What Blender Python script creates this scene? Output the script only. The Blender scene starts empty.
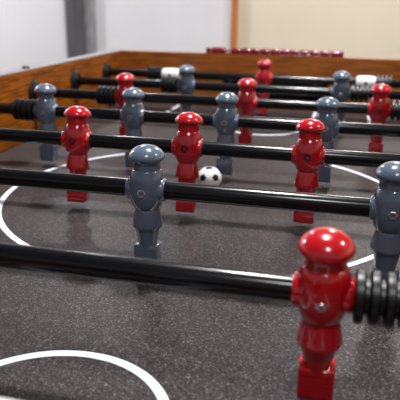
import bpy, bmesh, math, random
from mathutils import Vector, Matrix, Euler
random.seed(4)
C = bpy.context.scene.collection
SC = bpy.context.scene
PI = math.pi

# ------------------------------------------------------------------ camera
yaw, pitch, roll = -0.2348, 0.3142, 0.0132
cam = bpy.data.cameras.new('camera'); camo = bpy.data.objects.new('camera', cam); C.objects.link(camo)
fwd = Vector((math.sin(yaw) * math.cos(pitch), math.cos(yaw) * math.cos(pitch), -math.sin(pitch)))
rt = Vector((math.cos(yaw), -math.sin(yaw), 0)); up = rt.cross(fwd)
r2 = rt * math.cos(roll) + up * math.sin(roll); u2 = -rt * math.sin(roll) + up * math.cos(roll)
M = Matrix((r2, u2, -fwd)).transposed().to_4x4(); M.translation = Vector((.0585, -.3009, .1451))
camo.matrix_world = M
cam.sensor_width = 36; cam.lens = 36 * 620.99 / 400; cam.clip_start = .02
cam.dof.use_dof = True; cam.dof.focus_distance = .50; cam.dof.aperture_fstop = 13
SC.camera = camo

# ------------------------------------------------------------------ world, exposure
w = bpy.data.worlds.new('world'); SC.world = w; w.use_nodes = True
w.node_tree.nodes['Background'].inputs[0].default_value = (.85, .92, 1, 1)
w.node_tree.nodes['Background'].inputs[1].default_value = .3
SC.view_settings.view_transform = 'Standard'; SC.view_settings.look = 'None'
SC.view_settings.gamma = 1; SC.view_settings.exposure = 0.07
try: SC.view_settings.use_curve_mapping = False
except Exception: pass

CEIL = 1.55
# ceiling lamps (each light sits in its own lamp fixture)
LAMPS = [(-.02, .62, 47), (-2.9, 2.2, 34), (1.4, .62, 14), (-1.35, 2.85, 13), (.3, 2.75, 20), (.25, -.95, 14)]  # far-left lamp and the back-wall pair are added to brighten that wall

# ------------------------------------------------------------------ materials
def s2l(c): return tuple(((x / 255) / 12.92 if x / 255 <= .04045 else ((x / 255 + .055) / 1.055) ** 2.4) for x in c) + (1,)
def mat(name, rgb, rough=.5, coat=0, metal=0, spec=.5, noise=None, rgb2=None, bump=0, coatr=.05):
    m = bpy.data.materials.new(name); m.use_nodes = True; nt = m.node_tree; b = nt.nodes['Principled BSDF']
    b.inputs['Roughness'].default_value = rough; b.inputs['Metallic'].default_value = metal
    b.inputs['Coat Weight'].default_value = coat; b.inputs['Coat Roughness'].default_value = coatr
    b.inputs['Specular IOR Level'].default_value = spec
    b.inputs['Base Color'].default_value = s2l(rgb)
    if noise:
        tc = nt.nodes.new('ShaderNodeTexCoord'); n = nt.nodes.new('ShaderNodeTexNoise')
        mp = nt.nodes.new('ShaderNodeMapping'); mp.inputs['Scale'].default_value = noise
        n.inputs['Scale'].default_value = 1; n.inputs['Detail'].default_value = 6
        nt.links.new(tc.outputs['Object'], mp.inputs[0]); nt.links.new(mp.outputs[0], n.inputs['Vector'])
        if rgb2:
            r = nt.nodes.new('ShaderNodeValToRGB')
            r.color_ramp.elements[0].position = .36; r.color_ramp.elements[1].position = .64
            r.color_ramp.elements[0].color = s2l(rgb); r.color_ramp.elements[1].color = s2l(rgb2)
            nt.links.new(n.outputs[0], r.inputs[0]); nt.links.new(r.outputs[0], b.inputs['Base Color'])
        if bump:
            bp = nt.nodes.new('ShaderNodeBump'); bp.inputs['Strength'].default_value = bump; bp.inputs['Distance'].default_value = .001
            nt.links.new(n.outputs[0], bp.inputs['Height']); nt.links.new(bp.outputs[0], b.inputs['Normal'])
    return m
M_wall_w = mat('white_wall', (224, 223, 228), .8, noise=(3, 3, 3), rgb2=(229, 228, 233))
M_wall_c = mat('cream_wall', (226, 214, 192), .8, noise=(2, 2, 2), rgb2=(231, 220, 200))
M_ceil = mat('ceiling_paint', (150, 152, 160), .9)
M_floor = mat('floor_vinyl', (120, 112, 104), .5, noise=(6, 6, 6), rgb2=(140, 132, 122))
M_post = mat('grey_steel', (74, 74, 79), .5, noise=(20, 20, 4), rgb2=(92, 92, 96))
M_post2 = mat('scuffed_steel', (160, 162, 164), .5, noise=(60, 60, 12), rgb2=(126, 128, 130))
M_trimwood = mat('trim_wood', (196, 128, 62), .5, noise=(60, 60, 4), rgb2=(176, 108, 46))
M_wood_y = mat('side_wood', (84, 39, 0), .55, spec=.15, noise=(420, 26, 300), rgb2=(138, 74, 1), coat=0, coatr=.3)
M_wood_x = mat('end_wood', (104, 52, 6), .38, noise=(20, 420, 300), rgb2=(146, 82, 20), coat=.1, coatr=.3)
M_edge = mat('grey_strip', (116, 113, 116), .5)
M_line = mat('field_line_white', (206, 208, 220), .5)
M_rod = mat('black_rod', (8, 8, 11), .22, spec=.36)
M_red = mat('red_plastic', (168, 4, 20), .2, coat=.7, coatr=.04)
M_grey = mat('slate_plastic', (80, 92, 109), .2, coat=.7, coatr=.04)
M_rubber = mat('black_rubber', (9, 10, 13), .38, spec=.4)
M_black = mat('black_plastic', (14, 13, 13), .4)
M_white = mat('white_plastic', (212, 212, 214), .3)
M_screw = mat('screw_steel', (190, 192, 200), .3, metal=1)
M_dscrew = mat('dark_screw_steel', (58, 58, 62), .35, metal=1)
M_bead = mat('red_bead', (104, 5, 24), .25, coat=.5)
M_lampm = mat('lamp_rim', (225, 225, 225), .4)
M_dark = mat('goal_dark', (12, 11, 10), .8)
M_glow = bpy.data.materials.new('lamp_glow'); M_glow.use_nodes = True
b = M_glow.node_tree.nodes['Principled BSDF']; b.inputs['Emission Color'].default_value = (1, .95, .88, 1); b.inputs['Emission Strength'].default_value = 6

def field_mat():
    m = bpy.data.materials.new('playfield_speckle'); m.use_nodes = True; nt = m.node_tree; b = nt.nodes['Principled BSDF']
    tc = nt.nodes.new('ShaderNodeTexCoord')
    v = nt.nodes.new('ShaderNodeTexVoronoi'); v.inputs['Scale'].default_value = 1250      # each cell is one grain
    n = nt.nodes.new('ShaderNodeTexNoise'); n.inputs['Scale'].default_value = 260; n.inputs['Detail'].default_value = 4
    for q in (v, n): nt.links.new(tc.outputs['Object'], q.inputs['Vector'])
    sp = nt.nodes.new('ShaderNodeSeparateColor'); nt.links.new(v.outputs['Color'], sp.inputs[0])
    r = nt.nodes.new('ShaderNodeValToRGB'); e = r.color_ramp.elements
    e[0].position = .0; e[0].color = s2l((16, 14, 14)); e[1].position = 1; e[1].color = s2l(FLECK)
    a = e.new(.55); a.color = s2l((46, 42, 42)); a = e.new(.86); a.color = s2l((64, 58, 58))
    nt.links.new(sp.outputs[0], r.inputs[0])
    mr = nt.nodes.new('ShaderNodeMapRange'); mr.inputs[1].default_value = .3; mr.inputs[2].default_value = .7; mr.inputs[3].default_value = .75; mr.inputs[4].default_value = 1.25
    nt.links.new(n.outputs[0], mr.inputs[0])
    mx = nt.nodes.new('ShaderNodeVectorMath'); mx.operation = 'SCALE'
    nt.links.new(r.outputs[0], mx.inputs[0]); nt.links.new(mr.outputs[0], mx.inputs['Scale'])
    nt.links.new(mx.outputs[0], b.inputs['Base Color'])
    b.inputs['Roughness'].default_value = .42; b.inputs['Specular IOR Level'].default_value = .13
    return m
FLECK = (104, 97, 97)
M_field = field_mat()

# ------------------------------------------------------------------ helpers
def obj(name, bm, m, parent=None, smooth=True, loc=None):
    me = bpy.data.meshes.new(name); bmesh.ops.recalc_face_normals(bm, faces=bm.faces)
    bm.to_mesh(me); bm.free()
    if m: me.materials.append(m)
    if smooth:
        me.shade_smooth()
        try: me.set_sharp_from_angle(angle=math.radians(38))
        except Exception: pass
    o = bpy.data.objects.new(name, me); C.objects.link(o)
    if parent: o.parent = parent
    if loc: o.location = loc
    return o
def thing(name, label, cat, loc=(0, 0, 0), group=None):
    o = bpy.data.objects.new(name, None); C.objects.link(o); o.empty_display_size = .02
    o.location = loc; o['label'] = label; o['category'] = cat
    if group: o['group'] = group
    return o
def box(bm, x0, x1, y0, y1, z0, z1, bev=0):
    r = bmesh.ops.create_cube(bm, size=1)
    vs = r['verts']
    for v in vs: v.co = Vector(((x0 + x1) / 2 + v.co.x * (x1 - x0), (y0 + y1) / 2 + v.co.y * (y1 - y0), (z0 + z1) / 2 + v.co.z * (z1 - z0)))
    if bev:
        es = list({e for v in vs for e in v.link_edges})
        bmesh.ops.bevel(bm, geom=es, offset=bev, segments=3, profile=.5, affect='EDGES')
    return vs
def bx(*a, **k): bm = bmesh.new(); box(bm, *a, **k); return bm
def lathe(bm, prof, axis='Z', n=40, mtx=None):
    """prof: list of (radius, height) along the axis"""
    rings = []
    for r, h in prof:
        if r < 1e-7:
            rings.append([bm.verts.new((0, 0, h))])
        else:
            rings.append([bm.verts.new((r * math.cos(2 * PI * i / n), r * math.sin(2 * PI * i / n), h)) for i in range(n)])
    for a, b in zip(rings, rings[1:]):
        for i in range(n):
            j = (i + 1) % n
            if len(a) == 1 and len(b) == 1: continue
            if len(a) == 1: bm.faces.new((a[0], b[i], b[j]))
            elif len(b) == 1: bm.faces.new((a[i], a[j], b[0]))
            else: bm.faces.new((a[i], a[j], b[j], b[i]))
    for e in (rings[0], rings[-1]):
        if len(e) > 1: bm.faces.new(e)
    R = Matrix.Identity(4)
    if axis == 'X': R = Matrix.Rotation(PI / 2, 4, 'Y')
    if axis == 'Y': R = Matrix.Rotation(PI / 2, 4, 'X')      # heights run towards -Y
    if mtx is not None: R = mtx @ R
    for ring in rings:
        for v in ring: v.co = R @ v.co
def lt(prof, axis='Z', n=40, mtx=None): bm = bmesh.new(); lathe(bm, prof, axis, n, mtx); return bm
def smooth_prof(pts, k=5):
    """Catmull-Rom resampling of a profile"""
    out = []
    for i in range(len(pts) - 1):
        p0 = pts[max(i - 1, 0)]; p1 = pts[i]; p2 = pts[i + 1]; p3 = pts[min(i + 2, len(pts) - 1)]
        for s in range(k):
            t = s / k
            out.append(tuple(.5 * ((2 * p1[a]) + (-p0[a] + p2[a]) * t + (2 * p0[a] - 5 * p1[a] + 4 * p2[a] - p3[a]) * t * t + (-p0[a] + 3 * p1[a] - 3 * p2[a] + p3[a]) * t ** 3) for a in (0, 1)))
    out.append(pts[-1]); return out
def struct(name, bm, m, smooth=False):
    o = obj(name, bm, m, None, smooth); o['kind'] = 'structure'; return o

# ------------------------------------------------------------------ room
ZF = -.0738                       # playing surface (rod axis is z = 0)
FLOOR = -.98
BY = 3.2
struct('floor', bx(-3.2, 2.4, -2.2, BY + .1, FLOOR - .05, FLOOR), M_floor)
struct('ceiling', bx(-3.2, 2.4, -2.2, BY + .1, CEIL, CEIL + .05), M_ceil)
struct('wall_back', bx(-.61, 2.4, BY, BY + .1, FLOOR, CEIL), M_wall_c)
struct('wall_back_white', bx(-3.2, -.61, BY - .012, BY + .1, FLOOR, CEIL), M_wall_w)
struct('wall_left', bx(-3.25, -3.2, -2.2, BY + .1, FLOOR, CEIL), M_wall_w)
struct('wall_right', bx(2.4, 2.45, -2.2, BY + .1, FLOOR, CEIL), M_wall_c)
struct('trim_1', bx(-.612, -.578, BY - .03, BY + .001, FLOOR, CEIL), M_trimwood)
struct('trim_2', bx(-1.572, -1.462, BY - .07, BY - .01, FLOOR, CEIL), M_post)
struct('trim_3', bx(-1.462, -1.408, BY - .05, BY - .01, FLOOR, CEIL), M_post2)

# ------------------------------------------------------------------ ceiling lamps
where = ['straight above the table', 'at the far left, added to brighten the white wall', 'right of the one above the table',
         'added to brighten the white part of the back wall', 'added to brighten the cream part of the back wall', 'nearest the camera, behind the table']
for (x, y, p), wh in zip(LAMPS, where):
    t = thing('ceiling_lamp', 'round white downlight on the ceiling ' + wh, 'lamp', (x, y, CEIL), 'downlights on the ceiling')
    obj('lamp_rim', lt([(.115, 0), (.12, -.01), (.115, -.022), (.102, -.024), (.1, -.012), (.1, 0)], n=32), M_lampm, t)
    obj('diffuser', lt([(0, -.010), (.1, -.010), (.1, -.001), (0, -.001)], n=32), M_glow, t)
    L = bpy.data.lights.new('lamp_light', 'AREA'); L.shape = 'DISK'; L.size = .16; L.energy = p; L.color = (1, .985, .985)
    lo = bpy.data.objects.new('lamp_light', L); C.objects.link(lo); lo.parent = t; lo.location = (0, 0, -.03)

# ------------------------------------------------------------------ table
XL, XR = -.430, .238
YN, YF = -.235, .985
ZT = .036
CX = -.096; CY = .375
table = thing('foosball_table', 'wooden foosball table with speckled black playing field and white markings', 'foosball table', (CX, CY, FLOOR))
def tp(name, bm, m, parent=None, smooth=True):
    o = obj(name, bm, m, None, smooth)
    o.parent = parent or table
    if not parent: o.matrix_parent_inverse = Matrix.Translation((-CX, -CY, -FLOOR))
    return o
field = tp('playfield', bx(XL, XR, YN, YF, ZF - .012, ZF), M_field, smooth=False)
TH = .024
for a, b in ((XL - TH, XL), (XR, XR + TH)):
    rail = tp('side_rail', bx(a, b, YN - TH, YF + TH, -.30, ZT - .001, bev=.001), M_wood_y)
    e = tp('top_strip', bx(a + .0005, b - .0005, YN - TH, YF + TH, ZT - .0012, ZT + .0006), M_edge, rail, smooth=False)  # thin grey strip covering the top face of the rail
    e['label'] = 'grey strip on top of the rail'
GX0, GX1 = -.205, .013; GZ = -.008
for (y0, y1) in ((YF, YF + TH), (YN - TH, YN)):
    bm = bmesh.new()
    z1 = ZT
    box(bm, XL, GX0, y0, y1, -.30, z1); box(bm, GX1, XR, y0, y1, -.30, z1)
    box(bm, GX0, GX1, y0, y1, GZ, z1); box(bm, GX0, GX1, y0, y1, -.30, ZF - .001)
    tp('end_rail', bm, M_wood_x, smooth=False)
for s, y0 in ((1, YF + TH), (-1, YN - TH)):
    bm = bmesh.new()
    ya, yb = sorted((y0, y0 + s * .07)); yc, yd = sorted((y0 + s * .066, y0 + s * .07))
    box(bm, GX0 - .004, GX1 + .004, yc, yd, ZF - .05, GZ + .01)
    box(bm, GX0 - .004, GX0, ya, yb, ZF - .05, GZ + .01); box(bm, GX1, GX1 + .004, ya, yb, ZF - .05, GZ + .01)
    box(bm, GX0 - .004, GX1 + .004, ya, yb, GZ + .006, GZ + .01); box(bm, GX0 - .004, GX1 + .004, ya, yb, ZF - .054, ZF - .05)
    tp('goal_box', bm, M_dark, smooth=False)
for sx in (XL - TH + .001, XR + TH - .081):
    for sy in (YN - TH + .001, YF + TH - .081):
        tp('leg', bx(sx, sx + .08, sy, sy + .08, FLOOR, -.25, bev=.003), M_wood_y)

# markings painted on the field: thin raised film
def strip(bm, pts, wd):
    n = len(pts); L = []
    for i, p in enumerate(pts):
        a = Vector(pts[max(i - 1, 0)]); b = Vector(pts[min(i + 1, n - 1)]); d = (b - a).normalized(); nn = Vector((-d.y, d.x))
        L.append([bm.verts.new((p[0] + nn.x * k * wd / 2, p[1] + nn.y * k * wd / 2, z)) for k, z in ((-1, ZF - .0005), (-1, ZF + .0004), (1, ZF + .0004), (1, ZF - .0005))])
    for a, b in zip(L, L[1:]):
        for i in range(4): bm.faces.new((a[i], a[(i + 1) % 4], b[(i + 1) % 4], b[i]))
    bm.faces.new(L[0]); bm.faces.new(L[-1])
def arc(cx, cy, r, a0, a1, n=64): return [(cx + r * math.cos(math.radians(a0 + (a1 - a0) * i / n)), cy + r * math.sin(math.radians(a0 + (a1 - a0) * i / n))) for i in range(n + 1)]
WL = .0062
bm = bmesh.new(); strip(bm, arc(CX, .371, .230, 0, 360, 128), WL)
tp('center_circle', bm, M_line, field, smooth=False)
for s in (1, -1):
    def Y(v): return CY + s * v
    bm = bmesh.new()
    yb = Y(.465)
    strip(bm, [(-.297, Y(.608)), (-.297, yb)], WL); strip(bm, [(.0975, Y(.608)), (.0975, yb)], WL)
    strip(bm, [(-.297 - WL / 2, yb), (.0975 + WL / 2, yb)], WL)
    strip(bm, [(-.190, Y(.608)), (-.190, Y(.512))], WL); strip(bm, [(-.0085, Y(.608)), (-.0085, Y(.512))], WL)
    strip(bm, [(-.190 - WL / 2, Y(.512)), (-.0085 + WL / 2, Y(.512))], WL)
    tp('penalty_box_line', bm, M_line, field, smooth=False)
    bm = bmesh.new()
    R_ = .068; cy = Y(.4215); st = math.degrees(math.asin(.046 / R_))
    if s > 0: strip(bm, arc(-.089, cy, R_, 180 - st, 360 + st), WL)
    else: strip(bm, arc(-.089, cy, R_, -st, 180 + st), WL)
    tp('goal_arc_line', bm, M_line, field, smooth=False)

# rod bushings on both side walls
YR = {'A': .902, 'B': .752, 'C': .60, 'D': .45, 'E': .30, 'F': .15, 'G': 0, 'H': -.1432}
def bushing(s):
    p = [(.0085, 0), (.019, 0), (.019, .002), (.016, .004), (.0125, .005), (.0125, .009), (.0085, .009)]
    return lt(p if s > 0 else [(r, -h) for r, h in p], 'X', 32)
for k, y in YR.items():
    for x, s in ((XL, 1), (XR, -1)):
        o = obj('rod_bushing', bushing(s), M_black, table); o.matrix_parent_inverse = Matrix.Translation((-CX, -CY, -FLOOR)); o.location = (x, y, 0)
        o['label'] = 'black round rod bushing'

# score counter on the far rail
yc = YF + .014; zc = ZT + .008
bar = obj('score_counter', lt([(.0018, -.242), (.0018, .036)], 'X', 12), M_bead, table)
bar.matrix_parent_inverse = Matrix.Translation((-CX, -CY, -FLOOR)); bar.location = (0, yc, zc - .002)
bar['label'] = 'red bead score counter on top of the far rail'
for x in (-.238, .034):
    obj('bracket', bx(-.004, .004, -.006, .006, -.0058, .0055, bev=.001), M_bead, bar, loc=(x, 0, 0))
obj('base_plate', bx(-.242, .037, -.0075, .0075, -.0059, -.0035, bev=.0005), M_bead, bar)
xs = [-.222, -.211] + [-.176 + .0196 * i for i in range(10)] + [.0165]
xs = xs[:2] + [-.180 + .0202 * i for i in range(10)] + [.023]
bead0 = None
for i, x in enumerate(xs):
    if bead0 is None:
        bead0 = obj('score_bead', lt(smooth_prof([(.002, -.0096), (.0052, -.009), (.0066, -.005), (.0066, .005), (.0052, .009), (.002, .0096)], 3), 'X', 20), M_bead, bar, loc=(x, 0, 0))
    else:
        c = bead0.copy(); C.objects.link(c); c.parent = bar; c.location = (x, 0, 0)
# little black cap on the left rail
cp = tp('rail_cap', lt([(0, .005), (.004, .0045), (.0065, .002), (.007, 0), (0, 0)], n=20), M_black)
cp.location = (XL - .012, .60, ZT)

# ------------------------------------------------------------------ player figure
def figure_bm():
    bm = bmesh.new()
    mm = .001
    body = [(0, 36.0), (4, 35.6), (8, 34.3), (11.6, 31.8), (13.7, 29.1), (14.5, 26.8), (14.2, 25.4), (13.0, 24.1), (11.2, 23.2)]
    body = smooth_prof(body, 3)
    body += [(10.9, 22.0), (10.9, 20.0), (10.9, 18.2), (10.9, 16.8)]
    torso = smooth_prof([(11.4, 16.5), (13.2, 12.5), (14.3, 7), (14.6, 1), (14.1, -5), (12.8, -10), (11.1, -13.8), (10.0, -15.4)], 4)
    body += torso
    body += [(9.7, -15.9), (9.9, -16.5), (10.9, -21), (12.3, -28.2), (12.5, -29.8), (12.1, -31.0), (10.9, -31.7), (10.2, -32.0), (10.0, -33), (8.8, -39), (7.6, -46.5), (7.4, -49), (0, -49)]
    lathe(bm, [(r * mm, h * mm) for r, h in body], 'Z', 48)
    # hubs where the rod passes through
    lathe(bm, [(0, -.0158), (.0082, -.0158), (.0092, -.0149), (.0096, -.0135), (.0100, -.010), (.0100, .010), (.0096, .0135), (.0092, .0149), (.0082, .0158), (0, .0158)], 'X', 36)
    # foot: block with slightly grooved kicking faces
    r = box(bm, -.0100, .0100, -.0072, .0072, -.0671, -.0462, bev=.0012)
    for k in range(5):
        z = -.0495 - k * .0034
        box(bm, -.0094, .0094, -.0074, .0074, z - .0012, z + .0006)
    return bm
FIG = {}
def figure(kind, parent, x, first):
    mt = M_red if kind == 'red' else M_grey
    if kind not in FIG:
        o = obj('player_figure', figure_bm(), mt, parent, loc=(x, 0, 0))
        bm = bmesh.new()   # hexagonal screw socket in the chest
        lathe(bm, [(0, .0124), (.0015, .0124), (.0018, .0152), (.0030, .0154), (.0035, .0150), (.0037, .0136), (0, .0136)], 'Y', 6 if kind == 'grey' else 24)
        s = obj('screw', bm, M_dscrew if kind == 'red' else M_screw, o)
        FIG[kind] = (o, s); return o
    o0, s0 = FIG[kind]
    o = o0.copy(); C.objects.link(o); o.parent = parent; o.location = (x, 0, 0)
    s = s0.copy(); C.objects.link(s); s.parent = o
    return o
def bumper_prof():
    p = [(.0078, 0)]
    for k in range(4):
        z = .0004 + k * .0075
        p += [(.0132, z), (.0142, z + .0008), (.0143, z + .0024), (.0142, z + .0040), (.0132, z + .0048)]
        if k < 3: p += [(.0096, z + .0052), (.0096, z + .0071)]
    p += [(.0078, p[-1][1] + .0004)]
    return p
BUMP = [None]; COL = [None]
def bumper(parent, x):
    if BUMP[0] is None: BUMP[0] = obj('rubber_bumper', lt([(r, h - .0145) for r, h in bumper_prof()], 'X', 32), M_rubber, parent, loc=(x, 0, 0)); return
    c = BUMP[0].copy(); C.objects.link(c); c.parent = parent; c.location = (x, 0, 0)
def collar(parent, x):
    if COL[0] is None:
        pr = smooth_prof([(.0078, -.0175), (.0108, -.0172), (.0122, -.012), (.0128, 0), (.0122, .012), (.0108, .0172), (.0078, .0175)], 3)
        o = obj('stop_collar', lt(pr, 'X', 32), M_white, parent, loc=(x, 0, 0)); o['label'] = 'white plastic stop collar'
        s = obj('screw', lt([(0, .0120), (.0028, .0120), (.0030, .0130), (.0022, .0133), (0, .0128)], 'Y', 12), M_dscrew, o); COL[0] = (o, s); return
    o = COL[0][0].copy(); C.objects.link(o); o.parent = parent; o.location = (x, 0, 0)
    s = COL[0][1].copy(); C.objects.link(s); s.parent = o
# rod: (kind, men xs, bumper xs, collar xs, tilt (feet towards the camera is positive))
HB = .0155 + .0147
RODS = {
 'A': ('red', [-.1054], [-.2914 - .0175 - .0150, .0840 + .0175 + .0150], [-.2914, .0840], 0.0, 'black rod with one red player between two white collars, farthest from the camera'),
 'B': ('grey', [-.2196, .0426], [-.2196 - HB, .0426 + HB], [], -.10, 'black rod with two slate grey players, in front of the farthest rod'),
 'C': ('red', [-.2761, -.0884, .0993], [-.2761 - HB, .0993 + HB], [], 0, 'black rod with three red players, third from the far end rail'),
 'D': ('grey', [-.3325, -.2106, -.0887, .0332], [-.3325 - HB], [], .02, 'black rod with a row of four slate grey players, just beyond the ball'),
 'E': ('red', [-.2203, -.0984, .0235], [], [], .10, 'black rod with three red players, just in front of the ball'),
 'F': ('grey', [-.0929, .0948], [.0948 + HB], [], .0, 'black rod with two slate grey players, with the sharp hexagonal chest screws'),
 'G': ('red', [.0532], [.0532 + HB], [], -.12, 'nearest full-length black rod with one large red player and ribbed black bumper'),
 'H': ('grey', [], [], [-.048], 0, 'rod with white collar cut off by the bottom left corner of the photo'),
}
for k, (kind, men, bumps, cols, tilt, label) in RODS.items():
    t = thing('foosball_rod', label, 'foosball rod', (0, YR[k], 0), 'player rods across the foosball table')
    obj('rod_tube', lt([(.0062, -.50), (.0073, -.498), (.0073, .318), (.0062, .32)], 'X', 32), M_rod, t)
    for i, x in enumerate(men):
        f = figure(kind, t, x, False)
        if k == 'G':
            sc = f.children[0]; sc.material_slots[0].link = 'OBJECT'; sc.material_slots[0].material = M_screw
            sc.scale = (.72, 1, .72); sc['label'] = 'shiny steel chest screw'
        f['label'] = 'red player figure' if kind == 'red' else 'slate grey player figure'
    for x in bumps: bumper(t, x)
    for x in cols: collar(t, x)
    t.rotation_euler = (-tilt, 0, 0)

# ------------------------------------------------------------------ ball
def ball():
    R_ = .0147
    bm = bmesh.new(); bmesh.ops.create_icosphere(bm, subdivisions=6, radius=R_)
    ph = (1 + 5 ** .5) / 2
    V = [Vector(v).normalized() for v in [(0, a, b * ph) for a in (1, -1) for b in (1, -1)] + [(a, b * ph, 0) for a in (1, -1) for b in (1, -1)] + [(b * ph, 0, a) for a in (1, -1) for b in (1, -1)]]
    top = V[0]; Q = top.rotation_difference(Vector((0, 0, 1)))
    V = [Q @ v for v in V]
    ring = [v for v in V if .3 < v.z < .6]
    a = math.atan2(ring[0].y, ring[0].x)
    R1 = Matrix.Rotation(-a - PI / 2 + PI / 5 + .21, 3, 'Z'); R2 = Matrix.Rotation(math.radians(12), 3, 'X')
    V = [R2 @ (R1 @ v) for v in V]
    for f in bm.faces:
        c = f.calc_center_median().normalized()
        v = max(V, key=lambda q: q.dot(c))
        nb = [q for q in V if .3 < q.dot(v) < .6]
        g = c / c.dot(v) - v
        m = max(g.dot((q - v * q.dot(v)).normalized()) for q in nb)     # pentagon with corners between neighbours' directions
        # corners of the patch point at the neighbouring patches
        ang = max((q - v * q.dot(v)).normalized().dot(g.normalized()) if g.length > 1e-6 else 1 for q in nb)
        th = math.acos(max(-1, min(1, ang)))
        ap = .27
        f.material_index = 1 if g.length * math.cos(PI / 5 - th) < ap else 0
    return bm
o = obj('ball', ball(), M_white, loc=(-.0964, .3938, ZF + .0147))
o.data.materials.append(M_black)
o['label'] = 'small white soccer ball with black pentagons on the playing field'; o['category'] = 'ball'
